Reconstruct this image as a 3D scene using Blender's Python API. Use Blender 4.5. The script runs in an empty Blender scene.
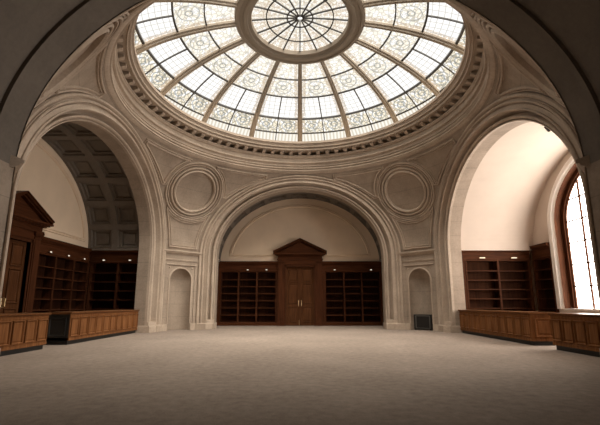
import bpy, bmesh, math, random
from mathutils import Vector, Matrix
random.seed(7)
PI = math.pi
sc = bpy.context.scene
COL = sc.collection

# ------------------------------------------------------------------ camera, world, exposure
cam_d = bpy.data.cameras.new('camera')
cam = bpy.data.objects.new('camera', cam_d)
COL.objects.link(cam)
cam.location = (0, -13.128, 1.25)
cam.rotation_euler = (PI / 2 + 0.1822, 0, 0)
cam_d.sensor_fit = 'HORIZONTAL'
cam_d.sensor_width = 36
cam_d.lens = 383.1 / 600 * 36
cam_d.shift_y = 20.9 / 600
cam_d.clip_start = 0.05
sc.camera = cam

W = bpy.data.worlds.new('world')
sc.world = W
W.use_nodes = True
W.node_tree.nodes['Background'].inputs[0].default_value = (0.9, 0.92, 1.0, 1)
W.node_tree.nodes['Background'].inputs[1].default_value = 0.15

vs = sc.view_settings
vs.view_transform = 'Standard'
vs.look = 'None'
vs.exposure = 0.7
vs.gamma = 1.0
vs.use_curve_mapping = False

GLASS_DOME = 0.62        # radiance of the daylight coming through the dome glass
GLASS_WINDOW = 7.5      # radiance of the daylight coming through the arched window

# soft overcast daylight falling through the glass dome, a little from the right
sun_d = bpy.data.lights.new('daylight', 'SUN')
sun_d.energy = 9.0
sun_d.angle = math.radians(80)
sun_d.color = (1.0, 0.95, 0.88)
sun = bpy.data.objects.new('daylight', sun_d); COL.objects.link(sun)
sun.location = (0, 0, 25)
sun.rotation_euler = (math.radians(17), math.radians(11), 0)

# ------------------------------------------------------------------ main dimensions
D = 6.545               # distance from the dome axis to each arch plane
B = 5.2                 # half width of each arch face
HS = 3.708              # springing height of the arches
EV = 0.832              # rise of the arches (depressed arches)
RA = 4.30               # opening half width
RS = math.hypot(D, B)
ZR = HS + EV * math.sqrt(RS * RS - 6.42 ** 2)   # top of pendentives

# ------------------------------------------------------------------ materials
def mat(name):
    m = bpy.data.materials.new(name)
    m.use_nodes = True
    nt = m.node_tree
    return m, nt, nt.nodes['Principled BSDF']

class NB:
    """tiny node helper"""
    def __init__(s, nt): s.nt = nt
    def n(s, t): return s.nt.nodes.new(t)
    def l(s, a, b): s.nt.links.new(a, b)
    def m(s, op, a, b=None, c=None):
        x = s.n('ShaderNodeMath'); x.operation = op
        for i, v in enumerate((a, b, c)):
            if v is None: continue
            if isinstance(v, (int, float)): x.inputs[i].default_value = v
            else: s.l(v, x.inputs[i])
        return x.outputs[0]
    def mix(s, f, a, b):
        x = s.n('ShaderNodeMix'); x.data_type = 'RGBA'
        for k, v in ((0, f), (6, a), (7, b)):
            if isinstance(v, (int, float)): x.inputs[k].default_value = v
            elif isinstance(v, tuple): x.inputs[k].default_value = (*v, 1)
            else: s.l(v, x.inputs[k])
        return x.outputs[2]
    def noise(s, vec, scale, detail=4, rough=0.55):
        x = s.n('ShaderNodeTexNoise'); x.inputs['Scale'].default_value = scale
        x.inputs['Detail'].default_value = detail; x.inputs['Roughness'].default_value = rough
        if vec is not None: s.l(vec, x.inputs['Vector'])
        return x.outputs['Fac']
    def ramp(s, f, stops):
        x = s.n('ShaderNodeValToRGB'); e = x.color_ramp.elements
        while len(e) < len(stops): e.new(0.5)
        for k, (p, c) in enumerate(stops):
            e[k].position = p; e[k].color = (*c, 1) if len(c) == 3 else c
        s.l(f, x.inputs[0]); return x.outputs[0]
    def pos(s):
        g = s.n('ShaderNodeTexCoord'); return g.outputs['Object']
    def scale(s, v, sx, sy, sz):
        x = s.n('ShaderNodeMapping'); x.inputs['Scale'].default_value = (sx, sy, sz)
        s.l(v, x.inputs['Vector']); return x.outputs[0]
    def bump(s, h, strength, dist=0.02):
        x = s.n('ShaderNodeBump'); x.inputs['Strength'].default_value = strength
        x.inputs['Distance'].default_value = dist; s.l(h, x.inputs['Height']); return x.outputs[0]

def stone_mat(name, a, b, rough=0.85, joints=True):
    m, nt, p = mat(name); k = NB(nt); o = k.pos()
    n1 = k.noise(o, 0.9, 6, 0.6); n2 = k.noise(o, 14, 5, 0.7)
    f = k.m('ADD', k.m('MULTIPLY', n1, 0.6), k.m('MULTIPLY', n2, 0.4))
    c = k.ramp(f, [(0.36, a), (0.64, b)])
    streak = k.noise(k.scale(o, 5, 5, 0.5), 1.2, 4)
    c = k.mix(k.m('MULTIPLY', k.m('SUBTRACT', streak, 0.45), 0.6), c, tuple(x * 0.6 for x in a))
    if joints:
        sep = k.n('ShaderNodeSeparateXYZ'); k.l(o, sep.inputs[0])
        fr = k.m('FRACT', k.m('DIVIDE', sep.outputs[2], 0.62))
        line = k.m('LESS_THAN', fr, 0.03)
        c = k.mix(k.m('MULTIPLY', line, 0.35), c, tuple(x * 0.45 for x in a))
    k.l(c, p.inputs['Base Color'])
    p.inputs['Roughness'].default_value = rough
    k.l(k.bump(n2, 0.25, 0.01), p.inputs['Normal'])
    return m

def wood_mat(name, a, b, rough=0.42, axis='z', sc_=1.0):
    m, nt, p = mat(name); k = NB(nt); o = k.pos()
    s = {'z': (9, 9, 0.7), 'x': (0.7, 9, 9), 'y': (9, 0.7, 9)}[axis]
    g = k.noise(k.scale(o, *s), 1.6 * sc_, 6, 0.6)
    big = k.noise(o, 0.8, 2)
    f = k.m('ADD', k.m('MULTIPLY', g, 0.75), k.m('MULTIPLY', big, 0.25))
    k.l(k.ramp(f, [(0.35, a), (0.65, b)]), p.inputs['Base Color'])
    p.inputs['Roughness'].default_value = rough
    p.inputs['Specular IOR Level'].default_value = 0.03
    k.l(k.bump(g, 0.12, 0.004), p.inputs['Normal'])
    return m

def plain_mat(name, c, rough=0.8, metal=0.0, var=0.06):
    m, nt, p = mat(name); k = NB(nt); o = k.pos()
    n = k.noise(o, 1.1, 4)
    k.l(k.ramp(n, [(0.3, tuple(x * (1 - var) for x in c)), (0.7, tuple(min(1, x * (1 + var)) for x in c))]), p.inputs['Base Color'])
    p.inputs['Roughness'].default_value = rough; p.inputs['Metallic'].default_value = metal
    return m

STONE = stone_mat('limestone', (0.255, 0.203, 0.157), (0.40, 0.322, 0.252))
MOULD = stone_mat('limestone_moulding', (0.36, 0.288, 0.225), (0.53, 0.432, 0.342), joints=False)
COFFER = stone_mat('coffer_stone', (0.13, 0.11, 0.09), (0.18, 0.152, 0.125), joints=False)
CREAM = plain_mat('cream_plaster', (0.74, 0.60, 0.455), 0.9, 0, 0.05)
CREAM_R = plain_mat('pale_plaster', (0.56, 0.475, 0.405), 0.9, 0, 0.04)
WHITE = plain_mat('white_paint', (0.85, 0.82, 0.78), 0.6)
WOOD = wood_mat('dark_mahogany', (0.036, 0.0135, 0.0065), (0.084, 0.030, 0.0135))
WOOD_H = wood_mat('dark_mahogany_horizontal', (0.038, 0.014, 0.0065), (0.088, 0.031, 0.0135), axis='x')
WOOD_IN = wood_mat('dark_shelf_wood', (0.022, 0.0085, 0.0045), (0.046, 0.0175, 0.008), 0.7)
COUNTER = wood_mat('brown_counter_wood', (0.13, 0.052, 0.020), (0.27, 0.12, 0.048), 0.4)
COUNTER_T = wood_mat('counter_top_wood', (0.10, 0.042, 0.018), (0.2, 0.09, 0.038), 0.28, 'y')
DOORWOOD = wood_mat('door_wood', (0.05, 0.02, 0.009), (0.11, 0.045, 0.019), 0.45)
BLACK = plain_mat('black_paint', (0.012, 0.011, 0.010), 0.5)
STEEL = plain_mat('grey_metal', (0.12, 0.115, 0.105), 0.5, 0.3)
BRASS = plain_mat('brass', (0.5, 0.37, 0.21), 0.3, 1.0)
RIB = plain_mat('bronze_rib', (0.25, 0.21, 0.165), 0.6)
LEAD = plain_mat('lead_bar', (0.02, 0.018, 0.016), 0.6)

def carpet_mat():
    m, nt, p = mat('beige_carpet'); k = NB(nt); o = k.pos()
    n1 = k.noise(o, 60, 3, 0.8); n2 = k.noise(o, 7, 5, 0.65); n3 = k.noise(o, 0.5, 3)
    f = k.m('ADD', k.m('ADD', k.m('MULTIPLY', n1, 0.45), k.m('MULTIPLY', n2, 0.35)), k.m('MULTIPLY', n3, 0.2))
    k.l(k.ramp(f, [(0.38, (0.20, 0.164, 0.136)), (0.62, (0.375, 0.308, 0.256))]), p.inputs['Base Color'])
    p.inputs['Roughness'].default_value = 0.97
    p.inputs['Specular IOR Level'].default_value = 0.1
    k.l(k.bump(n1, 0.5, 0.01), p.inputs['Normal'])
    return m
CARPET = carpet_mat()

def emit_mat(name, color, strength):
    m = bpy.data.materials.new(name); m.use_nodes = True; nt = m.node_tree
    nt.nodes.remove(nt.nodes['Principled BSDF'])
    e = nt.nodes.new('ShaderNodeEmission'); e.inputs[0].default_value = (*color, 1); e.inputs[1].default_value = strength
    nt.links.new(e.outputs[0], nt.nodes['Material Output'].inputs[0])
    return m, nt, e

RO, RC, RB, RAa, RL, RD_ = 2.43, 3.60, 4.69, 5.95, 6.66, 7.28   # radii of the lead rings of the dome

def glass_mat():
    """leaded painted glass: UV x runs across one sector (0-1), UV y is the radius / 10."""
    m, nt, e = emit_mat('leaded_glass', (1, 1, 1), GLASS_DOME)
    k = NB(nt)
    uv = k.n('ShaderNodeUVMap'); uv.uv_map = 'UVMap'
    sp = k.n('ShaderNodeSeparateXYZ'); k.l(uv.outputs[0], sp.inputs[0])
    u = sp.outputs[0]; r = k.m('MULTIPLY', sp.outputs[1], 10)
    step = lambda lo, hi: k.m('MULTIPLY', k.m('GREATER_THAN', r, lo), k.m('LESS_THAN', r, hi))
    band1, band2, band3, band4, band5 = step(RO, RC), step(RC, RB), step(RB, RAa), step(RAa, RL), step(RL, 7.5)
    band0 = k.m('LESS_THAN', r, RO)
    # metric coordinates across the sector
    wdt = k.m('MULTIPLY', r, 2 * PI / 16)
    x = k.m('MULTIPLY', k.m('SUBTRACT', u, 0.5), wdt)                # metres from sector centre
    ax = k.m('ABSOLUTE', x)
    edge = k.m('SUBTRACT', k.m('MULTIPLY', wdt, 0.5), ax)             # metres from the rib
    cmb = k.n('ShaderNodeCombineXYZ'); k.l(x, cmb.inputs[0]); k.l(r, cmb.inputs[1])
    vec = cmb.outputs[0]
    # fine scrollwork
    v = k.n('ShaderNodeTexVoronoi'); v.feature = 'DISTANCE_TO_EDGE'; v.inputs['Scale'].default_value = 6.0
    k.l(vec, v.inputs['Vector'])
    scroll = k.m('LESS_THAN', v.outputs['Distance'], 0.075)
    n = k.noise(vec, 5.0, 3); tone = k.noise(vec, 13.0, 2)
    # roundels: two per sector in band 4, one in band 2
    dx4 = k.m('SUBTRACT', ax, k.m('MULTIPLY', wdt, 0.25)); dr4 = k.m('SUBTRACT', r, (RAa + RL) / 2 + 0.02)
    d4 = k.m('SQRT', k.m('ADD', k.m('MULTIPLY', dx4, dx4), k.m('MULTIPLY', k.m('MULTIPLY', dr4, dr4), 2.2)))
    dr2 = k.m('SUBTRACT', r, (RC + RB) / 2)
    d2 = k.m('SQRT', k.m('ADD', k.m('MULTIPLY', x, x), k.m('MULTIPLY', dr2, dr2)))
    def ring(d, rad, w): return k.m('LESS_THAN', k.m('ABSOLUTE', k.m('SUBTRACT', d, rad)), w)
    rings4 = k.m('MULTIPLY', band4, k.m('MAXIMUM', ring(d4, 0.36, 0.03), ring(d4, 0.17, 0.045)))
    rings2 = k.m('MULTIPLY', band2, k.m('MAXIMUM', ring(d2, 0.38, 0.02), ring(d2, 0.13, 0.03)))
    rings = k.m('MAXIMUM', rings4, rings2)
    orn = k.m('MAXIMUM', k.m('MAXIMUM', band4, band2), k.m('MAXIMUM', band1, band0))
    orn_amt = k.m('ADD', k.m('MULTIPLY', band4, 1.0), k.m('ADD', k.m('MULTIPLY', band2, 0.7), k.m('ADD', k.m('MULTIPLY', band1, 0.6), k.m('MULTIPLY', band0, 0.6))))
    # tan borders along the ribs and across the bands
    brd = k.m('MULTIPLY', k.m('LESS_THAN', k.m('ABSOLUTE', k.m('SUBTRACT', edge, 0.20)), 0.075), k.m('LESS_THAN', r, RL))
    # thin quarry grid of band 3
    gx = k.m('LESS_THAN', k.m('FRACT', k.m('DIVIDE', ax, 0.27)), 0.14)
    gr = k.m('LESS_THAN', k.m('FRACT', k.m('DIVIDE', r, 0.21)), 0.16)
    grid = k.m('MULTIPLY', k.m('MAXIMUM', gx, gr), band3)
    # dotted base border
    dots = k.m('MULTIPLY', band5, k.m('GREATER_THAN', k.m('FRACT', k.m('DIVIDE', ax, 0.19)), 0.55))
    c = k.mix(k.m('MULTIPLY', orn_amt, k.m('MULTIPLY', k.m('GREATER_THAN', n, 0.47), 0.75)), (1.0, 0.975, 0.93), (0.78, 0.66, 0.42))
    c = k.mix(k.m('MULTIPLY', k.m('MULTIPLY', orn_amt, scroll), 0.75), c, (0.22, 0.19, 0.12))
    c = k.mix(k.m('MULTIPLY', rings, 0.6), c, (0.14, 0.17, 0.17))
    c = k.mix(k.m('MULTIPLY', brd, k.m('MULTIPLY', k.m('GREATER_THAN', tone, 0.44), 0.7)), c, (0.50, 0.37, 0.23))
    c = k.mix(k.m('MULTIPLY', grid, 0.7), c, (0.40, 0.38, 0.33))
    c = k.mix(k.m('MULTIPLY', dots, 0.55), c, (0.35, 0.28, 0.16))
    c = k.mix(k.m('MULTIPLY', band5, 0.35), c, (0.6, 0.5, 0.3))
    k.l(c, e.inputs[0])
    tr = k.n('ShaderNodeBsdfTransparent'); k.l(k.mix(0.5, c, (0.8, 0.8, 0.8)), tr.inputs[0])
    ad = k.n('ShaderNodeAddShader'); k.l(e.outputs[0], ad.inputs[0]); k.l(tr.outputs[0], ad.inputs[1])
    k.l(ad.outputs[0], nt.nodes['Material Output'].inputs[0])
    return m
GLASS = glass_mat()
PANE = emit_mat('daylit_pane', (1.0, 0.90, 0.81), GLASS_WINDOW)[0]
LAMP = emit_mat('shelf_lamp_glow', (1.0, 0.88, 0.70), 0.7)[0]

# ------------------------------------------------------------------ mesh helpers
class MB:
    def __init__(s): s.v = []; s.f = []; s.uv = None
    def quad_grid(s, rows, close_u=False, close_v=False):
        """rows: list of lists of points."""
        o = len(s.v); nr, nc = len(rows), len(rows[0])
        for r in rows: s.v.extend(tuple(p) for p in r)
        for i in range(nr if close_u else nr - 1):
            for j in range(nc if close_v else nc - 1):
                a = o + i * nc + j; b = o + i * nc + (j + 1) % nc
                c = o + ((i + 1) % nr) * nc + (j + 1) % nc; d = o + ((i + 1) % nr) * nc + j
                s.f.append((a, b, c, d))
        return s
    def poly(s, pts):
        o = len(s.v); s.v.extend(tuple(p) for p in pts); s.f.append(tuple(range(o, o + len(pts)))); return s
    def box(s, x0, x1, y0, y1, z0, z1, T=None):
        P = [(x, y, z) for z in (z0, z1) for y in (y0, y1) for x in (x0, x1)]
        if T: P = [T(p) for p in P]
        o = len(s.v); s.v.extend(tuple(p) for p in P)
        for f in ((0, 2, 3, 1), (4, 5, 7, 6), (0, 1, 5, 4), (2, 6, 7, 3), (0, 4, 6, 2), (1, 3, 7, 5)):
            s.f.append(tuple(o + i for i in f))
        return s
    def prism(s, prof, x0, x1, T=None):
        """closed profile (y,z) extruded along x"""
        n = len(prof)
        rows = [[(x, y, z) for y, z in prof] for x in (x0, x1)]
        if T: rows = [[T(p) for p in r] for r in rows]
        s.quad_grid(rows, close_v=True); s.poly(rows[0]); s.poly(rows[1][::-1]); return s
    def tube(s, a, b, r, n=10, r2=None):
        a, b = Vector(a), Vector(b); d = (b - a).normalized(); u = d.orthogonal().normalized(); w = d.cross(u)
        r2 = r if r2 is None else r2
        rows = [[p + (u * math.cos(2 * PI * i / n) + w * math.sin(2 * PI * i / n)) * q for i in range(n)] for p, q in ((a, r), (b, r2))]
        s.quad_grid(rows, close_v=True); s.poly(rows[0][::-1]); s.poly(rows[1]); return s
    def panel(s, x0, x1, z0, z1, y, T=None, fr=0.05, dep=0.03, raise_=0.02):
        """raised-and-fielded panel on the plane y (front towards -y): bolection frame then fielded centre"""
        def rect(i, yy): return [(x0 + i, yy, z0 + i), (x1 - i, yy, z0 + i), (x1 - i, yy, z1 - i), (x0 + i, yy, z1 - i)]
        rings = [rect(0, y), rect(0.006, y - 0.04), rect(fr * 0.55, y - 0.036), rect(fr, y + dep * 0.0 - 0.001), rect(fr * 1.5, y - 0.001), rect(fr * 2.2, y - raise_)]
        if T: rings = [[T(p) for p in r] for r in rings]
        s.quad_grid(rings, close_v=True); s.poly(rings[-1]); return s
    def build(s, name, m, parent=None, smooth=False, kind=None, bevel=0.0):
        me = bpy.data.meshes.new(name); me.from_pydata(s.v, [], s.f); me.update()
        bm = bmesh.new(); bm.from_mesh(me)
        bmesh.ops.recalc_face_normals(bm, faces=bm.faces); bm.to_mesh(me); bm.free()
        if m: me.materials.append(m)
        if smooth:
            me.polygons.foreach_set('use_smooth', [True] * len(me.polygons))
            me.set_sharp_from_angle(angle=math.radians(38))
        o = bpy.data.objects.new(name, me); COL.objects.link(o)
        if parent: o.parent = parent
        if kind: o['kind'] = kind
        if bevel:
            b = o.modifiers.new('bevel', 'BEVEL'); b.width = bevel; b.segments = 1; b.limit_method = 'ANGLE'
        return o

def empty(name, loc=(0, 0, 0), rz=0.0, label=None, cat=None, group=None, kind=None):
    o = bpy.data.objects.new(name, None); COL.objects.link(o)
    o.location = loc; o.rotation_euler = (0, 0, rz)
    o.empty_display_size = 0.2
    tag(o, label, cat, group, kind); return o
def tag(o, label=None, cat=None, group=None, kind=None):
    if label: o['label'] = label
    if cat: o['category'] = cat
    if group: o['group'] = group
    if kind: o['kind'] = kind
    return o
def struct(o, label, cat):
    return tag(o, label, cat, None, 'structure')

def sweep(mb, pts, nrm, prof, closed=False):
    """sweep profile (u sideways, v along the surface normal) along pts with normals nrm"""
    n = len(pts); rows = []
    for i in range(n):
        a = pts[(i - 1) % n] if (closed or i > 0) else pts[i]
        b = pts[(i + 1) % n] if (closed or i < n - 1) else pts[i]
        p = pts[i]; N = nrm[i]
        t1 = (p - a); t2 = (b - p)
        t1 = t1.normalized() if t1.length > 1e-7 else t2.normalized()
        t2 = t2.normalized() if t2.length > 1e-7 else t1
        t = (t1 + t2).normalized(); s = N.cross(t).normalized()
        k = 1 / max(0.35, t.dot(t1))
        rows.append([p + s * (u * k) + N * v for u, v in prof])
    mb.quad_grid(rows, close_u=closed)

# ------------------------------------------------------------------ side transforms: (a lateral, t depth behind arch plane, z)
def T_front(p): return (p[0], D + p[1], p[2])
def T_left(p): return (-(D + p[1]), p[0], p[2])
def T_right(p): return (D + p[1], -p[0], p[2])
def T_near(p): return (-p[0], -(D + p[1]), p[2])
SIDES = {'front': T_front, 'left': T_left, 'right': T_right, 'near': T_near}

def archpath(r, n=72, z0=0.0):
    P = [(-r, z0), (-r, HS * 0.5)]
    P += [(-r * math.cos(PI * i / n), HS + EV * r * math.sin(PI * i / n)) for i in range(n + 1)]
    return P + [(r, HS * 0.5), (r, z0)]

# ------------------------------------------------------------------ floor
mb = MB()
mb.poly([(-16, -17, 0), (16, -17, 0), (16, 14, 0), (-16, 14, 0)])
floor = mb.build('floor', CARPET)
struct(floor, 'beige looped carpet covering the whole floor of the hall', 'floor')

# ------------------------------------------------------------------ four great archways (archivolt, jambs, reveal)
PROF = [(5.21, 0.08), (5.21, -0.06), (5.17, -0.095), (5.11, -0.095), (5.07, -0.05), (5.06, 0.02), (5.02, 0.02), (5.01, -0.02), (4.985, -0.02), (4.98, -0.06),
        (4.95, -0.075), (4.915, -0.06), (4.91, 0.05), (4.86, 0.07), (4.85, 0.02), (4.72, 0.02), (4.715, -0.02), (4.68, -0.035), (4.655, -0.01), (4.65, 0.08),
        (4.65, 0.22), (4.62, 0.30), (4.57, 0.36), (4.51, 0.36), (4.50, 0.20), (4.475, 0.16), (4.44, 0.15), (4.405, 0.165), (4.385, 0.20),
        (4.38, 0.30), (4.345, 0.30), (4.34, 0.24), (4.315, 0.235), (RA, 0.25), (RA, 0.36)]
RVD = 0.86
REVEAL = [(RA, 0.36), (RA, RVD)]
def rmap(sd, r):
    return 5.21 - (5.21 - r) * (0.83 / 0.91) if sd == 'front' and RA - 0.05 <= r <= 5.21 and r != RV[sd] else r
def arch_mesh(T, prof):
    sd = next(k for k, v in SIDES.items() if v is T)
    m = MB(); paths = [archpath(rmap(sd, r)) for r, t in prof]
    rows = [[T((paths[j][i][0], prof[j][1], paths[j][i][1])) for j in range(len(prof))] for i in range(len(paths[0]))]
    return m.quad_grid(rows)
ntrim = [0]
def trimname():
    ntrim[0] += 1; return 'trim_or_reveal_%d' % ntrim[0]
RV = {'front': 4.80, 'left': 4.60, 'right': 4.60, 'near': 5.2}
TE = {'front': 3.36, 'left': 3.36, 'right': 4.36, 'near': 8.6}
HW = {'front': 4.97, 'left': 4.78, 'right': 4.78, 'near': 4.78}
where = {'front': 'the far wall opposite the viewer', 'left': 'the left side recess', 'right': 'the right side recess', 'near': 'the entrance recess'}
for sd, T in SIDES.items():
    if sd == 'near': continue
    o = arch_mesh(T, PROF).build(trimname(), MOULD, smooth=True)
    struct(o, 'moulded limestone arch framing ' + where[sd], 'archway')
    # reveal and return to the vault
    m = arch_mesh(T, REVEAL + [(RV[sd], RVD + 0.001), (RV[sd], RVD + 0.02)])
    for s_ in (-1, 1):      # back face of the jamb down to the floor
        m.poly([T((s_ * RV[sd], RVD, 0)), T((s_ * (HW[sd] + 0.5), RVD, 0)), T((s_ * (HW[sd] + 0.5), RVD, 3.9)), T((s_ * RV[sd], RVD, 3.9))])
    o = m.build(trimname(), STONE, smooth=True)  # this reveal is a plain wall face, although numbered among the mouldings
    struct(o, 'plain stone reveal inside the arch of ' + where[sd], 'wall')
    # plinth blocks under the jamb mouldings
    for s_ in (-1, 1):
        m = MB()
        pr = [(5.23, -0.10), (4.64, -0.10), (4.64, -0.06), (4.36, 0.12), (4.27, 0.12), (4.27, RVD + 0.03)]
        pr = [(rmap(sd, a), t) for a, t in pr]
        lo = [T((s_ * a, t, 0)) for a, t in pr]; hi = [T((s_ * a, t, 0.27)) for a, t in pr]
        pr2 = [(5.215, -0.075), (4.66, -0.07), (4.655, -0.04), (4.37, 0.15), (4.285, 0.15), (4.285, RVD + 0.03)]
        pr2 = [(rmap(sd, a), t) for a, t in pr2]
        hi2 = [T((s_ * a, t, 0.31)) for a, t in pr2]; top = [T((s_ * a, t + 0.35, 0.31)) for a, t in pr2]
        m.quad_grid([lo, hi, hi2, top])
        pr3 = [(4.70, -0.02), (4.62, -0.03), (4.355, 0.15), (4.29, 0.17), (4.29, 0.34)]
        pr3 = [(rmap(sd, a), t) for a, t in pr3]
        m.quad_grid([[T((s_ * a, t, z)) for a, t in pr3] for z in (0.30, 0.46)] + [[T((s_ * a, t + 0.25, 0.48)) for a, t in pr3]])
        o = m.build(trimname(), MOULD)
        struct(o, 'limestone plinth block at the foot of the arch jamb of ' + where[sd], 'plinth')

# ------------------------------------------------------------------ piers with niches (45 degree walls) and pendentives
PD = (D + B) / math.sqrt(2)                  # distance of the pier plane from the axis
PW = (D - B) / math.sqrt(2)                  # half width of the pier face  (0.951)
def Tq(qx, qy):
    """pier quadrant: (u along the face, w behind the face, z)"""
    n = Vector((qx, qy, 0)).normalized(); e = Vector((-qy * qx * qx, qx * qy * qy, 0)).normalized()
    if True: e = Vector((n.y, -n.x, 0))
    def T(p): return tuple(n * (PD + p[1]) + e * p[0] + Vector((0, 0, p[2])))
    return T
def philim(z):
    rho = math.sqrt(max(0, RS * RS - ((z - HS) / EV) ** 2)) if z > HS else RS
    return math.radians(45) - math.acos(min(1.0, D / rho))
def surf(qx, qy, phi, z):
    rho = math.sqrt(max(0, RS * RS - ((z - HS) / EV) ** 2)) if z > HS else RS
    rho = min(rho, PD / math.cos(phi))
    n = Vector((qx, qy, 0)).normalized(); e = Vector((n.y, -n.x, 0))
    return (n * math.cos(phi) + e * math.sin(phi)) * rho + Vector((0, 0, z))
def snorm(p):
    q = Vector((p.x, p.y, (p.z - HS) / EV / EV)); return -q.normalized()
QUADS = {'front_left': (-1, 1), 'front_right': (1, 1), 'near_left': (-1, -1), 'near_right': (1, -1)}
NH, NSP = 0.565, 2.41      # niche half width, springing
PN = {'front_left': 'left of the far arch', 'front_right': 'right of the far arch', 'near_left': 'left of the viewer', 'near_right': 'right of the viewer'}
for nm, (qx, qy) in QUADS.items():
    T = Tq(qx, qy)
    m = MB()
    # face strips
    m.quad_grid([[T((u, 0, z)) for u in (-PW, -0.74)] for z in (0, 1.5, 3.1, HS)])
    m.quad_grid([[T((u, 0, z)) for u in (0.74, PW)] for z in (0, 1.5, 3.1, HS)])
    m.quad_grid([[T((u, 0, z)) for u in (-0.74, 0.74)] for z in (3.12, HS)])
    # sunk panel edges around the niche
    k_ = 0.035
    m.quad_grid([[T((-0.74, w, z)) for w in (0, k_)] for z in (0, 3.12)]); m.quad_grid([[T((0.74, w, z)) for w in (0, k_)] for z in (0, 3.12)])
    m.quad_grid([[T((u, w, 3.12)) for w in (0, k_)] for u in (-0.74, 0.74)])
    m.quad_grid([[T((u, k_, z)) for u in (-0.74, -NH)] for z in (0, NSP)]); m.quad_grid([[T((u, k_, z)) for u in (NH, 0.74)] for z in (0, NSP)])
    nA = 24
    arc = [(-NH * math.cos(PI * i / nA), NSP + NH * math.sin(PI * i / nA)) for i in range(nA + 1)]
    m.quad_grid([[T((-0.74 if i == 0 else (0.74 if i == nA else a), k_, z if j == 0 else 3.12)) for j in (0, 1)] for i, (a, z) in enumerate([(-0.74, NSP)] + arc[1:-1] + [(0.74, NSP)])])
    m.poly([T((-0.74, k_, NSP)), T((-NH, k_, NSP)), T((arc[1][0], k_, arc[1][1]))]); m.poly([T((0.74, k_, NSP)), T((NH, k_, NSP)), T((arc[-2][0], k_, arc[-2][1]))])
    # niche body
    nd = 0.50
    m.quad_grid([[T((-NH * math.cos(PI * i / 20), k_ + nd * math.sin(PI * i / 20), z)) for i in range(21)] for z in (0, 0.8, 1.6, NSP)])
    m.quad_grid([[T((-NH * math.cos(PI * i / 20) * math.cos(b), k_ + nd * math.sin(PI * i / 20) * math.cos(b), NSP + NH * math.sin(b))) for i in range(21)] for b in [PI / 2 * j / 10 for j in range(11)]])
    o = m.build('wall_' + nm, STONE, smooth=True)
    struct(o, 'limestone pier wall with a tall round-headed niche ' + PN[nm], 'wall')
    # mouldings on the pier: plinth, niche archivolt, string course, cornice
    m = MB()
    for s_ in (-1, 1):
        a, b_ = (-PW - 0.03, -0.60) if s_ < 0 else (0.60, PW + 0.03)
        m.box(a, b_, -0.05, 0.05, 0, 0.27, T); m.box(a, b_, -0.03, 0.05, 0.27, 0.31, T)
    prof = [(-0.0, 0.0), (-0.0, 0.03), (0.03, 0.045), (0.06, 0.03), (0.075, 0.0)]
    Nn = -Vector((qx, qy, 0)).normalized()
    pts = [Vector(T((-NH, k_, 0.31)))] + [Vector(T((a, k_, z))) for a, z in arc] + [Vector(T((NH, k_, 0.31)))]
    sweep(m, pts[::-1], [Nn] * len(pts), [(-u, v) for u, v in prof])
    for w_, z0, z1 in ((0.80, 3.15, 3.19), (PW, 3.34, 3.385), (PW, 3.385, 3.42)):
        m.box(-w_, w_, -0.03 if z0 < 3.38 else -0.055, 0.05, z0, z1, T)
    m.prism([(0.05, 3.66), (-0.02, 3.66), (-0.03, 3.69), (-0.10, 3.72), (-0.11, 3.76), (-0.16, 3.78), (-0.165, 3.83), (-0.06, 3.86), (0.05, 3.88)], -PW - 0.08, PW + 0.08, T)
    # rosettes in the spandrels
    for a in (-0.60, 0.60):
        m.tube(T((a, k_, 3.0)), T((a, -0.01, 3.0)), 0.045, 8, 0.02)
    o = m.build(trimname(), MOULD)
    struct(o, 'limestone plinth, niche surround and impost cornice on the pier ' + PN[nm], 'moulding')
    # pendentive
    m = MB(); zs = [HS + (ZR - HS) * (i / 36) for i in range(37)]
    rows = []
    for z in zs:
        L = philim(z); rows.append([surf(qx, qy, L * (-1 + 2 * j / 40), z) for j in range(41)])
    m.quad_grid(rows)
    o = m.build('ceiling_' + nm, STONE, smooth=True)
    struct(o, 'curved limestone pendentive between two arches ' + PN[nm], 'ceiling')
    # roundel
    c0 = surf(qx, qy, 0, 6.80); N0 = snorm(c0); n = Vector((qx, qy, 0)).normalized(); e1 = Vector((n.y, -n.x, 0)); e2 = e1.cross(N0); e2 = e2 if e2.z > 0 else -e2
    def onsurf(p):
        q = Vector((p.x, p.y, (p.z - HS) / EV)).normalized() * RS
        q = Vector((q.x, q.y, q.z * EV + HS)); rho = math.hypot(q.x, q.y); ph = math.acos(max(-1, min(1, (q.x * n.x + q.y * n.y) / rho)))
        lim = PD / math.cos(ph)
        return q
    def circ(R, a): return onsurf(c0 + e1 * (R * math.cos(a)) + e2 * (R * math.sin(a)))
    m = MB()
    def ringp(R, prof, a0=0, a1=2 * PI, closed=True, n_=72):
        pts = [circ(R, a0 + (a1 - a0) * i / (n_ if closed else n_ - 1)) for i in range(n_)]
        sweep(m, pts, [snorm(p) for p in pts], prof, closed)
    ringp(1.12, [(-0.16, -0.01), (-0.15, 0.10), (-0.11, 0.13), (-0.07, 0.11), (-0.06, 0.02), (-0.01, 0.02), (0.0, 0.12), (0.05, 0.16), (0.10, 0.12), (0.12, -0.01)])
    ringp(1.45, [(-0.10, -0.01), (-0.09, 0.08), (-0.05, 0.10), (-0.02, 0.08), (-0.01, 0.015), (0.03, 0.015), (0.04, 0.09), (0.07, 0.09), (0.10, -0.01)])
    o = m.build(trimname(), MOULD, smooth=True)
    struct(o, 'round limestone roundel moulding on the pendentive ' + PN[nm], 'roundel')
    # framed fields below and beside the roundel
    m = MB(); bead = [(-0.085, -0.01), (-0.08, 0.06), (-0.05, 0.085), (-0.02, 0.07), (-0.01, 0.01), (0.03, 0.01), (0.04, 0.055), (0.06, 0.06), (0.085, -0.01)]
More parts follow.
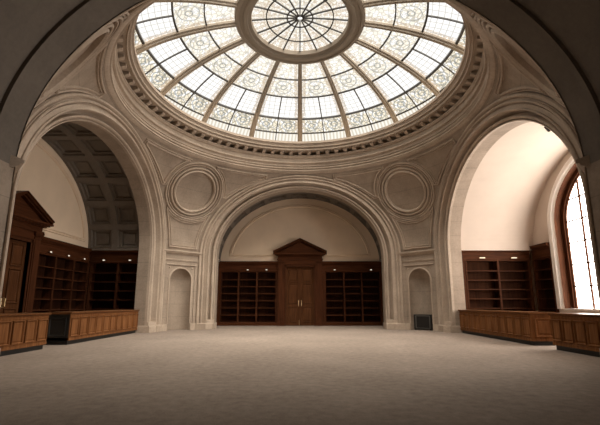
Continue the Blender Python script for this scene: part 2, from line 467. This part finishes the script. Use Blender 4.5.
    def path(ps):
        out = []
        for a, b_ in zip(ps, ps[1:] + ps[:1]):
            if (b_ - a).length > 0.02: out.append(a)
        sweep(m, out, [snorm(p) for p in out], bead, True)
    mg = math.radians(1.9)
    zz = [4.06 + (5.50 - 4.06) * i / 12 for i in range(13)]
    ps = [surf(qx, qy, philim(z) - mg, z) for z in zz]
    ps += [circ(1.66, math.radians(d)) for d in range(-48, -133, -6)]
    ps += [surf(qx, qy, -(philim(z) - mg), z) for z in zz[::-1]]
    ps += [surf(qx, qy, (philim(4.06) - mg) * (-1 + 2 * i / 6), 4.06) for i in range(1, 6)]
    path(ps)
    for s_ in (-1, 1):
        z2 = [6.78 + (7.90 - 6.78) * i / 14 for i in range(15)]
        ph = [min(philim(z) - math.radians(2.3), math.radians(29)) for z in z2]
        ps = [surf(qx, qy, s_ * p_, z) for p_, z in zip(ph, z2)]
        p_end = math.radians(6.5)
        ps += [surf(qx, qy, s_ * (ph[-1] + (p_end - ph[-1]) * i / 8), 7.96) for i in range(0, 9)]
        ar = [circ(1.64, math.radians(d)) for d in range(62, -4, -6)]
        if s_ < 0: ar = [circ(1.64, PI - math.radians(d)) for d in range(62, -4, -6)]
        ps += ar
        path(ps)
    o = m.build(trimname(), MOULD, smooth=True)
    struct(o, 'thin raised frames of the carved fields on the pendentive ' + PN[nm], 'moulding')

# ------------------------------------------------------------------ dome ring, modillions
PROF_R = [(6.46, 8.10), (6.36, ZR - 0.02), (6.33, 8.19), (6.28, 8.20), (6.27, 8.25), (6.40, 8.265), (6.40, 8.31), (6.29, 8.32), (6.27, 8.36), (6.29, 8.39), (6.40, 8.405), (6.40, 8.45),
          (6.31, 8.465), (6.31, 8.59), (6.22, 8.605), (6.20, 8.645), (6.22, 8.685), (6.38, 8.70), (6.38, 8.73), (6.32, 8.74), (6.32, 8.90), (6.25, 8.92), (6.22, 8.97), (6.19, 8.98), (6.19, 9.03), (6.50, 9.04), (6.50, 9.22), (5.95, 9.225),
          (5.93, 9.20), (5.90, 9.215), (5.90, 9.29), (5.93, 9.30), (5.93, 9.335), (5.83, 9.345), (5.83, 9.43), (5.79, 9.47), (5.80, 9.50), (5.74, 9.52), (5.74, 9.63), (5.80, 9.655), (7.6, 9.66), (7.6, 9.3)]
m = MB(); NR = 144
m.quad_grid([[(r * math.cos(2 * PI * i / NR), r * math.sin(2 * PI * i / NR), z) for r, z in PROF_R] for i in range(NR)], close_u=True)
ringo = m.build(trimname(), MOULD, smooth=True)
struct(ringo, 'round moulded limestone cornice carrying the glass dome', 'cornice')
m = MB()
m.prism([(0, 9.045), (0.22, 9.055), (0.33, 9.08), (0.44, 9.13), (0.44, 9.215), (0, 9.215)], -0.085, 0.085, lambda p: (p[0], 6.48 - p[1], p[2]))
mod0 = m.build('modillion', MOULD, ringo)
for i in range(1, 80):
    o = mod0.copy(); COL.objects.link(o); o.parent = ringo; o.rotation_euler = (0, 0, 2 * PI * i / 80)

# ------------------------------------------------------------------ glass dome
RDm, ZD, BD = 7.3, 9.35, 2.85
def dz(r): return ZD + BD * math.sqrt(max(0, 1 - (r / RDm) ** 2))
def rad(r, a, dn=0.0): return Vector((r * math.sin(a), r * math.cos(a), dz(r) - dn))
dome = empty('window_1', label='great round dome of leaded painted glass over the hall', cat='dome window', kind='structure')
rs = [RO - 0.15 + (7.27 - RO + 0.15) * (i / 40) for i in range(41)]
SEC = 2 * PI / 16
m = MB()
rows = [[rad(r, SEC * (j / 8)) for j in range(9)] for r in rs]
m.quad_grid(rows)
pan0 = m.build('glass_panel', GLASS, dome)
me = pan0.data; uvl = me.uv_layers.new(name='UVMap')
for lp in me.loops:
    co = me.vertices[lp.vertex_index].co; a = math.atan2(co.x, co.y)
    uvl.data[lp.index].uv = (a / SEC, math.hypot(co.x, co.y) / 10)
m = MB()
def barrow(mm, r0, r1, a0, a1, n_, w, h):
    """lead bar following the dome"""
    rows_ = []
    for i in range(n_ + 1):
        t = i / n_; r = r0 + (r1 - r0) * t; a = a0 + (a1 - a0) * t
        p = rad(r, a)
        if r0 == r1: side = Vector((math.sin(a), math.cos(a), 0))
        else: side = Vector((math.cos(a), -math.sin(a), 0))
        rows_.append([p + side * w + Vector((0, 0, 0.02)), p + side * w - Vector((0, 0, h)), p - side * w - Vector((0, 0, h)), p - side * w + Vector((0, 0, 0.02))])
    mm.quad_grid(rows_, close_v=True)
for r, w in ((RC, 0.024), (RB, 0.035), (RAa, 0.045), (RL, 0.022)):
    barrow(m, r, r, 0, SEC, 8, w, 0.05)
barrow(m, RB, 7.25, SEC / 2, SEC / 2, 16, 0.022, 0.05)
bar0 = m.build('glazing_bar', LEAD, pan0)
m = MB()
rows = []
for i in range(41):
    r = RO - 0.05 + (7.27 - RO + 0.05) * i / 40
    p = rad(r, 0); w = 0.085 + 0.055 * i / 40
    rows.append([p + Vector((x, 0, z)) for x, z in ((-w, 0.02), (-w, -0.10), (-w * 0.7, -0.13), (-w * 0.55, -0.13), (-w * 0.5, -0.20), (w * 0.5, -0.20), (w * 0.55, -0.13), (w * 0.7, -0.13), (w, -0.10), (w, 0.02))])
m.quad_grid(rows, close_v=True)
rib0 = m.build('rib', RIB, dome)
for i in range(1, 16):
    p = pan0.copy(); COL.objects.link(p); p.parent = dome; p.rotation_euler = (0, 0, i * SEC)
    b_ = bar0.copy(); COL.objects.link(b_); b_.parent = p
    q = rib0.copy(); COL.objects.link(q); q.parent = dome; q.rotation_euler = (0, 0, i * SEC)
m = MB()
pr = [(2.52, 12.06), (2.50, 11.88), (2.42, 11.83), (2.36, 11.83), (2.33, 11.88), (2.18, 11.88), (2.15, 11.82), (2.08, 11.80), (2.02, 11.82), (2.0, 11.90), (1.88, 11.93), (1.86, 12.12)]
m.quad_grid([[(r * math.cos(2 * PI * i / 72), r * math.sin(2 * PI * i / 72), z) for r, z in pr] for i in range(72)], close_u=True)
m.build('oculus_ring', RIB, dome, smooth=True)
m = MB()
rr = [0.02 + 1.9 * i / 10 for i in range(11)]
m.quad_grid([[rad(r, 2 * PI * j / 64) for j in range(65)] for r in rr])
og = m.build('oculus_glass', GLASS, dome)
me = og.data; uvl = me.uv_layers.new(name='UVMap')
for pl in me.polygons:
    amin = min((math.atan2(me.vertices[v].co.x, me.vertices[v].co.y) % (2 * PI)) for v in pl.vertices)
    for li in pl.loop_indices:
        co = me.vertices[me.loops[li].vertex_index].co; a = math.atan2(co.x, co.y) % (2 * PI)
        uvl.data[li].uv = ((a / SEC) % 1.0, math.hypot(co.x, co.y) / 10)
m = MB()
for i in range(16): barrow(m, 0.1, 1.87, i * SEC, i * SEC, 6, 0.022, 0.05)
for r in (0.5, 1.3): barrow(m, r, r, 0, 2 * PI, 48, 0.02, 0.04)
m.build('glazing_bar', LEAD, og)

# ------------------------------------------------------------------ recesses: vaults, end walls, lunettes
def vault(sd, coffer, m_):
    T = SIDES[sd]; R = RV[sd]; t0, t1 = RVD, TE[sd] + 0.02
    m = MB()
    P = lambda th, t, d=0.0: T((-(R + d) * math.cos(th), t, HS + EV * (R + d) * math.sin(th)))
    if not coffer:
        m.quad_grid([[P(PI * i / 64, t0 + (t1 - t0) * j / 6) for j in range(7)] for i in range(65)])
    else:
        nth, nt_ = 11, 2
        for i in range(nth):
            for j in range(nt_):
                a0, a1 = PI * i / nth, PI * (i + 1) / nth
                s0, s1 = t0 + (t1 - t0) * j / nt_, t0 + (t1 - t0) * (j + 1) / nt_
                def rect(ia, d):
                    da = ia / R; n_ = 4
                    A0, A1, S0, S1 = a0 + da, a1 - da, s0 + ia, s1 - ia
                    L = [(A0 + (A1 - A0) * k / n_, S0) for k in range(n_)] + [(A1, S0)]
                    L += [(A1, S1)] + [(A1 + (A0 - A1) * k / n_, S1) for k in range(1, n_)] + [(A0, S1)]
                    return [P(a, s, d) for a, s in L]
                rings = [rect(0, 0), rect(0.15, 0), rect(0.17, 0.10), rect(0.27, 0.10), rect(0.29, 0.20), rect(0.36, 0.20), rect(0.38, 0.17)]
                m.quad_grid(rings, close_v=True)
                q = rings[-1]; h = len(q) // 2
                m.quad_grid([q[:h], q[h:][::-1]])
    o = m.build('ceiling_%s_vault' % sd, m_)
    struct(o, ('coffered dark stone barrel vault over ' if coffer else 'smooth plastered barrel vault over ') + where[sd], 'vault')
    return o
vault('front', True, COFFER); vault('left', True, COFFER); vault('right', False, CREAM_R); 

def lower_walls(sd, back=0.46):
    T = SIDES[sd]; te = TE[sd]; hw = HW[sd]
    m = MB()
    for s_ in (-1, 1):
        m.poly([T((s_ * (hw + back), 0.70, 0)), T((s_ * (hw + back), te + back, 0)), T((s_ * (hw + back), te + back, 3.86)), T((s_ * (hw + back), 0.70, 3.86))])
        m.poly([T((s_ * (hw + back), 0.70, 3.86)), T((s_ * (hw + back), te + back, 3.86)), T((s_ * RV[sd], te + back, 3.86)), T((s_ * RV[sd], 0.70, 3.86))])
    if sd != 'right':
        m.poly([T((-hw - back, te + back, 0)), T((hw + back, te + back, 0)), T((hw + back, te + back, 3.86)), T((-hw - back, te + back, 3.86))])
    o = m.build('wall_%s_lower' % sd, CREAM)
    struct(o, 'lower plastered wall behind the woodwork of ' + where[sd], 'wall')
for sd in ('front', 'left', 'right'): lower_walls(sd)

def lunette(sd, r_in=4.23, zb=4.13, m_=CREAM):
    T = SIDES[sd]; te = TE[sd]; R = RV[sd] + 0.06
    m = MB(); n_ = 64
    top = [(-R * math.cos(PI * i / n_), HS + EV * R * math.sin(PI * i / n_)) for i in range(n_ + 1)]
    m.quad_grid([[T((a, te, HS - 0.1)), T((a, te, z))] for a, z in top])
    m.quad_grid([[T((a, te, HS - 0.1)), T((a, te + 0.46, HS - 0.1))] for a in (-R, R)])
    o = m.build('wall_' + sd, m_)
    struct(o, 'cream plaster lunette wall above the woodwork of ' + where[sd], 'wall')
    m = MB(); c0 = math.asin((zb - HS) / (EV * r_in))
    arc = [(-r_in * math.cos(c0 + (PI - 2 * c0) * i / 60), HS + EV * r_in * math.sin(c0 + (PI - 2 * c0) * i / 60)) for i in range(61)]
    pts = [Vector(T((a, te, z))) for a, z in arc] + [Vector(T((r_in * math.cos(c0) * x, te, zb))) for x in (0.5, 0, -0.5)]
    N = (Vector(T((0, 0, 0))) - Vector(T((0, 1, 0))))
    sweep(m, pts, [N] * len(pts), [(-0.085, -0.01), (-0.08, 0.05), (-0.05, 0.075), (-0.015, 0.06), (-0.005, 0.02), (0.03, 0.02), (0.04, 0.05), (0.06, 0.05), (0.085, -0.01)], True)
    o = m.build(trimname(), m_, smooth=True)
    struct(o, 'thin raised plaster border on the lunette wall of ' + where[sd], 'moulding')
lunette('front'); lunette('left')

# right end wall with the big arched window
def right_end():
    T = T_right; te = TE['right']; R = RV['right'] + 0.06; wr, wz, sill = 3.12, 4.55, 1.05
    rise = lambda a: wz + EV * math.sqrt(max(0, wr * wr - a * a))
    m = MB(); n_ = 60
    cols = sorted(set([-R * math.cos(PI * i / n_) for i in range(n_ + 1)] + [-wr, wr]))
    ztop = lambda a: HS + EV * math.sqrt(max(0, R * R - a * a))
    for a, b_ in zip(cols, cols[1:]):
        mid = (a + b_) / 2
        if abs(mid) < wr:
            m.poly([T((a, te, rise(a))), T((b_, te, rise(b_))), T((b_, te, ztop(b_))), T((a, te, ztop(a)))])
            m.poly([T((a, te, 0)), T((b_, te, 0)), T((b_, te, sill)), T((a, te, sill))])
        else:
            m.poly([T((a, te, HS - 0.1)), T((b_, te, HS - 0.1)), T((b_, te, ztop(b_))), T((a, te, ztop(a)))])
    for s_ in (-1, 1):      # strips beside the window, and the recess for the bookcases
        m.quad_grid([[T((s_ * wr, te, z)), T((s_ * 3.30, te, z)), T((s_ * 3.30, te + 0.46, z)), T((s_ * 5.24, te + 0.46, z))] for z in (0, HS, 3.86)])
        m.quad_grid([[T((s_ * a, te + t, HS - 0.1)) for t in (0, 0.46)] for a in (3.3, R)])
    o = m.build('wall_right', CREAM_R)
    struct(o, 'pale plaster end wall of the right recess around its arched window', 'wall')
    # window: casing, dark frame, panes
    w = empty('window_2', label='tall arched window with white casing at the end of the right recess', cat='window', kind='structure')
    nA = 48
    def apath(r, off=0): return [(-r, sill - off)] + [(-r * math.cos(PI * i / nA), wz + EV * r * math.sin(PI * i / nA)) for i in range(nA + 1)] + [(r, sill - off)]
    def loft(prof, name, mt):
        mm = MB(); pp = [apath(r) for r, t in prof]
        mm.quad_grid([[T((pp[j][i][0], te + prof[j][1], pp[j][i][1])) for j in range(len(prof))] for i in range(len(pp[0]))])
        return mm.build(name, mt, w, smooth=True)
    loft([(3.34, 0.0), (3.34, -0.05), (3.28, -0.07), (3.12, -0.05), (3.10, -0.02), (3.02, 0.02), (2.98, 0.02)], 'casing', WHITE)
    loft([(2.98, 0.02), (2.98, 0.30), (2.80, 0.30), (2.80, 0.36), (2.74, 0.36), (2.74, 0.44)], 'window_frame', WOOD)
    mm = MB(); mm.box(-3.0, 3.0, -0.02, 0.44, sill - 0.05, sill + 0.02, lambda p: T((p[0], te + p[1], p[2]))); mm.build('sill', WHITE, w)
    mm = MB(); pp = apath(2.80)
    mm.quad_grid([[T((a, te + 0.42, sill)), T((a, te + 0.42, z))] for a, z in pp[1:-1]])
    pane = mm.build('pane', PANE, w)
    mm = MB()
    Tb = lambda p: T((p[0], te + p[1], p[2]))
    for a in (-1.85, -0.93, 0, 0.93, 1.85):
        mm.box(a - 0.03, a + 0.03, 0.36, 0.43, sill, wz + EV * math.sqrt(2.78 ** 2 - a * a), Tb)
    z = sill + 0.9
    while z < wz + EV * 2.7:
        hw = 2.78 if z < wz else math.sqrt(max(0.01, 2.78 ** 2 - ((z - wz) / EV) ** 2))
        mm.box(-hw, hw, 0.37, 0.42, z - 0.025, z + 0.025, Tb); z += 0.9
    mm.build('glazing_bar', WOOD, w)
right_end()

# near recess (the camera stands in it): plain dark stone barrel with a shallow rib line
T = T_near; m = MB(); te = TE['near']
prof = [(5.16, -0.03), (5.18, -0.03), (5.19, 0.44), (5.15, 0.46), (5.15, 0.56), (5.21, 0.58), (5.21, 4.0), (5.21, te)]
m.quad_grid([[T((r_ * -math.cos(PI * i / 64), t_, HS + EV * r_ * math.sin(PI * i / 64))) for r_, t_ in prof] for i in range(65)])
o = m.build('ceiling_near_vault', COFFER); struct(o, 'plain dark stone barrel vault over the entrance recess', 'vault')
m = MB()
for s_ in (-1, 1):
    m.quad_grid([[T((s_ * r_, t_, z)) for r_, t_ in prof] for z in (0, HS)])
o = m.build('wall_near_sides', STONE); struct(o, 'plain stone side walls of the entrance recess', 'wall')
m = MB(); R = 5.25
top = [(-R * math.cos(PI * i / 48), HS + EV * R * math.sin(PI * i / 48)) for i in range(49)]
m.quad_grid([[T((a, te, 0)), T((a, te, z))] for a, z in top])
o = m.build('wall_near', CREAM); struct(o, 'end wall of the entrance recess behind the viewer', 'wall')

# ------------------------------------------------------------------ bookcases
CORN = [(0.0, 3.20), (-0.015, 3.20), (-0.015, 3.24), (-0.03, 3.25), (-0.03, 3.28), (-0.012, 3.29), (-0.012, 3.58), (-0.03, 3.60), (-0.04, 3.64), (-0.10, 3.69), (-0.11, 3.72), (-0.16, 3.74), (-0.165, 3.80), (-0.18, 3.83), (-0.18, 3.85), (0.0, 3.86)]
def bookcase(loc, rz, div, label, group, lamps=(), x0=None, x1=None, depth=0.42, name='bookcase', lamp_w=0.045, cut=(0, 0), hz=0.978):
    """div: list of upright centres along local x; local -y is the front; built on the floor"""
    b = empty(name, loc, rz, label, 'bookcase', group)
    b.scale = (1, 1, hz)
    X0 = div[0] - 0.05 if x0 is None else x0; X1 = div[-1] + 0.05 if x1 is None else x1
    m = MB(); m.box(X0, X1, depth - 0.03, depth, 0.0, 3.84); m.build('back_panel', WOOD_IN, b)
    m = MB(); m.box(X0, X1, 0.02, depth - 0.03, 0, 0.14); m.box(X0 + cut[0] / 4, X1 - cut[1] / 4, -0.03, 0.02, 0, 0.13); m.box(X0 + cut[0] / 4, X1 - cut[1] / 4, -0.015, 0.02, 0.13, 0.19); m.build('plinth', WOOD_H, b)
    m = MB(); m.prism(CORN[:-1] + [(0.0, 3.86)], X0 + cut[0], X1 - cut[1]); m.box(X0, X1, 0.0, depth - 0.03, 3.20, 3.86); m.build('cornice', WOOD_H, b)
    if X0 < div[0] - 0.06:
        m = MB(); m.box(X0, div[0] - 0.04, 0.0, 0.03, 0.14, 3.20); m.build('end_stile', WOOD, b)
    if X1 > div[-1] + 0.06:
        m = MB(); m.box(div[-1] + 0.04, X1, 0.0, 0.03, 0.14, 3.20); m.build('end_stile', WOOD, b)
    for x in div:
        m = MB(); m.box(x - 0.03, x + 0.03, 0.02, depth - 0.03, 0.14, 3.20); m.box(x - 0.045, x + 0.045, -0.01, 0.02, 0.19, 3.20)
        m.box(x - 0.018, x + 0.018, -0.022, -0.01, 0.25, 3.12)
        m.build('upright', WOOD, b)
    zs = [0.19 + 0.425 * k for k in range(7)]
    for x, y in zip(div, div[1:]):
        for z in zs:
            m = MB(); m.box(x + 0.03, y - 0.03, 0.03, depth - 0.03, z - 0.014, z + 0.014); m.box(x + 0.03, y - 0.03, 0.018, 0.032, z - 0.022, z + 0.018)
            m.build('shelf', WOOD_H, b)
    for k in lamps:
        xm = (div[k] + div[k + 1]) / 2
        m = MB(); m.tube((xm, -0.012, 3.335), (xm, -0.075, 3.335), 0.016, 8); m.box(xm - lamp_w - 0.02, xm + lamp_w + 0.02, -0.115, -0.075, 3.305, 3.355)
        l = m.build('shelf_lamp', BRASS, b)
        m = MB(); m.box(xm - lamp_w, xm + lamp_w, -0.122, -0.114, 3.308, 3.35); m.build('lamp_lens', LAMP, l)
    return b
yf = D + TE['front'] - 0.03
bookcase((0, yf, 0), 0, [-4.74, -3.67, -2.58, -1.42], 'dark wood empty bookcase left of the pedimented door in the far arch', 'tall built-in bookcases', (1, 2), x0=-5.0, x1=-1.32)
bookcase((0, yf, 0), 0, [1.50, 2.64, 3.69, 4.80], 'dark wood empty bookcase right of the pedimented door in the far arch', 'tall built-in bookcases', (0, 2), x0=1.32, x1=5.0)
# left recess: local x runs with world y
xl = -(D + TE['left'] - 0.03)
bookcase((xl, 0, 0), PI / 2, [1.24, 2.32, 3.60, 4.72], 'dark empty bookcase on the left end wall beside its pedimented door', 'tall built-in bookcases', (0, 1, 2), x0=1.08, x1=4.76, cut=(0, 0.19))
bookcase((0, 4.78, 0), 0, [-9.78, -8.52, -7.35], 'unlit dark bookcase on the far side of the left recess under the coffers', 'tall built-in bookcases', (0, 1), x0=-9.86, x1=-7.27)
# right recess
bookcase((0, 4.78, 0), 0, [7.76, 9.27, 10.72], 'lit red-brown bookcase on the far side of the right recess', 'tall built-in bookcases', (0, 1), x0=7.27, x1=10.80, lamp_w=0.11, hz=1.012)
bookcase((D + TE['right'] - 0.03, 0, 0), -PI / 2, [-4.68, -3.42], 'narrow dark bookcase beside the white window casing of the right recess', 'tall built-in bookcases', (), x0=-4.74, x1=-3.36, cut=(0.19, 0), hz=1.012)

# ------------------------------------------------------------------ pedimented doors
def door(name, loc, rz, label):
    d = empty(name, loc, rz, label, 'door', None, 'structure')
    # surround
    m = MB()
    for s_ in (-1, 1):
        T = (lambda s: (lambda p: (s * p[0], p[1], p[2])))(s_)
        m2 = MB()
        m2.box(0.93, 1.31, -0.16, 0.3, 0.0, 3.86, T); m2.box(0.91, 1.33, -0.20, 0.0, 0.0, 0.24, T); m2.box(0.92, 1.32, -0.18, 0.0, 0.24, 0.29, T)
        m2.box(0.99, 1.25, -0.175, -0.15, 0.45, 3.50, T)
        m2.box(0.92, 1.32, -0.19, 0.0, 3.60, 3.65, T); m2.box(0.90, 1.34, -0.22, 0.0, 3.72, 3.78, T); m2.box(0.89, 1.35, -0.24, 0.0, 3.78, 3.86, T)
        m2.build('pilaster', WOOD, d)
    m = MB(); m.box(-0.97, -0.83, -0.12, 0.3, 0, 3.56); m.box(0.83, 0.97, -0.12, 0.3, 0, 3.56); m.box(-0.97, 0.97, -0.12, 0.3, 3.44, 3.58); m.box(-0.90, -0.83, -0.14, 0, 0, 3.50); m.box(0.83, 0.90, -0.14, 0, 0, 3.50); m.box(-0.90, 0.90, -0.14, 0, 3.44, 3.51)
    m.build('architrave', WOOD, d)
    m = MB(); m.box(-1.33, 1.33, -0.15, 0.3, 3.56, 4.10)
    for z0, z1, o_ in ((3.86, 3.92, 0.20), (4.08, 4.13, 0.24), (4.13, 4.18, 0.32)): m.box(-1.33 - o_ + 0.15, 1.33 + o_ - 0.15, -o_, 0.3, z0, z1)
    m.build('entablature', WOOD_H, d)
    m = MB()
    ti, ap = 1.60, 0.84
    m.box(-ti, ti, -0.38, 0.3, 4.18, 4.25)
    tri = [(-1.45, 4.25), (1.45, 4.25), (0, 4.25 + 0.70)]
    m.quad_grid([[(x, y, z) for x, z in tri] for y in (-0.14, 0.3)], close_v=True); m.poly([(x, -0.14, z) for x, z in tri])
    for s_ in (-1, 1):
        for th0, th1, yd in ((0.0, 0.055, -0.26), (0.055, 0.12, -0.36), (0.12, 0.16, -0.41)):
            q = [(s_ * ti, 4.25 + th0 - 0.04), (s_ * ti, 4.25 + th1 - 0.04), (0, 4.25 + ap + th1 - 0.11), (0, 4.25 + ap + th0 - 0.11)]
            rows = [[(x, y, z) for x, z in q] for y in (yd, 0.3)]
            m.quad_grid(rows, close_v=True); m.poly(rows[0]); m.poly(rows[1][::-1])
    m.build('pediment', WOOD_H, d)
    m = MB(); m.box(-0.85, 0.85, 0.10, 0.30, 0, 0.02); m.build('threshold', WOOD_H, d)
    # leaves
    for s_ in (-1, 1):
        m = MB(); a, b_ = (-0.83, -0.006) if s_ < 0 else (0.006, 0.83)
        m.box(a, b_, 0.02, 0.08, 0.02, 3.44)
        for z0, z1 in ((2.55, 3.32), (1.28, 2.45), (0.22, 1.10)):
            m.panel(a + 0.13, b_ - 0.13, z0, z1, 0.02, fr=0.045)
        if s_ > 0: m.box(-0.03, 0.03, 0.0, 0.02, 0.02, 3.44)
        lf = m.build('door_leaf', DOORWOOD, d)
        m = MB(); x = s_ * 0.085
        m.box(x - 0.03, x + 0.03, 0.005, 0.02, 1.12, 1.48); m.tube((x, -0.05, 1.16), (x, -0.05, 1.44), 0.013, 8)
        for z in (1.18, 1.42): m.tube((x, -0.05, z), (x, 0.01, z), 0.01, 8)
        m.build('door_handle', BRASS, lf)
        if s_ < 0:
            m = MB(); m.tube((-0.045, 0.0, 0.04), (-0.045, 0.0, 0.34), 0.011, 8); m.box(-0.07, -0.02, 0.0, 0.02, 0.06, 0.30); m.build('door_bolt', BRASS, lf)
    return d
door('door_1', (0, yf, 0), 0, 'tall dark double door under a pediment in the middle of the far wall')
door('door_2', (xl, -0.25, 0), PI / 2, 'pedimented dark door on the end wall of the left recess')

# ------------------------------------------------------------------ counters
def counter(loc, rz, L, npan, label, wd=0.75, endmat=None):
    """local x 0..L runs along the front (front faces -y)"""
    c = empty('library_counter', loc, rz, label, 'counter', 'panelled counters across the side arches')
    m = MB(); m.box(0.03, L - 0.03, 0.05, wd - 0.05, 0, 0.13); m.build('plinth', BLACK, c)
    m = MB(); m.box(0, L, 0, wd, 0.13, 0.94); m.box(-0.012, L + 0.012, -0.014, wd, 0.13, 0.21); m.box(-0.006, L + 0.006, -0.008, wd, 0.86, 0.90)
    m.build('carcass', COUNTER, c)
    m = MB(); m.prism([(-0.05, 0.965), (-0.055, 0.985), (-0.05, 1.0), (wd + 0.04, 1.0), (wd + 0.045, 0.98), (wd + 0.03, 0.955), (wd, 0.93), (0.0, 0.93), (-0.03, 0.955)], -0.045, L + 0.045); m.build('countertop', COUNTER_T, c)
    st = L / npan
    for i in range(npan):
        m = MB(); m.panel(i * st + 0.035, (i + 1) * st - 0.035, 0.25, 0.83, 0.0, fr=0.035, raise_=0.014); m.build('front_panel', COUNTER, c)
    for e_ in (0, 1):
        m = MB()
        Te = (lambda p: (-p[1] * -1 + 0.0 if False else p[1], wd - p[0], p[2])) if e_ == 0 else (lambda p: (L - p[1], p[0], p[2]))
        m.panel(0.11, wd - 0.11, 0.26, 0.82, 0.0, Te, fr=0.05, raise_=0.016)
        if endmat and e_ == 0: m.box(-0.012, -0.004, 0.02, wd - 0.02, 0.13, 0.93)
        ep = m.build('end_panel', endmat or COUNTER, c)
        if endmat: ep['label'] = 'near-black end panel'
    return c
# left counters: front faces +x -> local x must run along -y... rotate so local -y = world +x  (rz = +90deg: local x -> +y, local -y -> +x)
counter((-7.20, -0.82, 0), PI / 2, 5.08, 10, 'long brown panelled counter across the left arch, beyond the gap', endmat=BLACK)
counter((-7.20, -4.26, 0), PI / 2, 2.36, 5, 'shorter brown counter across the left arch, on the near side of the gap')
# right counters: local -y = world -x  (rz = -90deg: local x -> -y)
counter((7.10, 4.26, 0), -PI / 2, 5.30, 11, 'long dark panelled counter across the right arch, beyond the gap')
counter((7.10, -2.02, 0), -PI / 2, 2.24, 5, 'shorter dark counter across the right arch, on the near side of the gap')

# ------------------------------------------------------------------ small things
Tn = Tq(1, 1)
n = Vector((1, 1, 0)).normalized()
base = Vector(Tn((-0.02, 0.20, 0)))
r = empty('heater', base, math.atan2(-n.x, n.y), 'low black boxy heater with thin metal frame inside the right wall niche', 'heater')
m = MB(); m.box(-0.46, 0.46, -0.05, 0.10, 0.03, 0.74); m.box(-0.40, 0.40, 0.10, 0.22, 0.03, 0.74); m.build('casing', BLACK, r, bevel=0.008)
m = MB()
for x0, x1, z0, z1 in ((-0.36, 0.40, 0.66, 0.70), (-0.36, 0.40, 0.08, 0.11), (-0.36, -0.32, 0.08, 0.70), (0.36, 0.40, 0.08, 0.70)): m.box(x0, x1, -0.075, -0.045, z0, z1)
m.build('frame', STEEL, r)
m = MB()
for i in range(12): m.box(-0.30 + i * 0.055, -0.285 + i * 0.055, -0.062, -0.048, 0.12, 0.65)
m.build('grille', BLACK, r)
m = MB()
for x in (-0.40, 0.40): m.box(x - 0.04, x + 0.04, -0.04, 0.08, 0, 0.03)
m.build('foot', BLACK, r)

# little spotlight clipped to the soffit of the right arch
sp = Vector(T_right((3.0, 0.45, HS + EV * math.sqrt(RA * RA - 9.0))))
s = empty('spotlight', sp, 0, 'tiny black spotlight fixed under the crown of the right arch', 'spotlight')
m = MB(); m.tube((0, 0, 0.0), (0, 0, -0.10), 0.012, 8); m.box(-0.04, 0.04, -0.03, 0.03, -0.02, 0.02); m.build('bracket', BLACK, s)
m = MB(); m.tube((-0.07, -0.03, -0.10), (0.09, 0.05, -0.17), 0.035, 12, 0.05); m.build('lamp_head', BLACK, s)
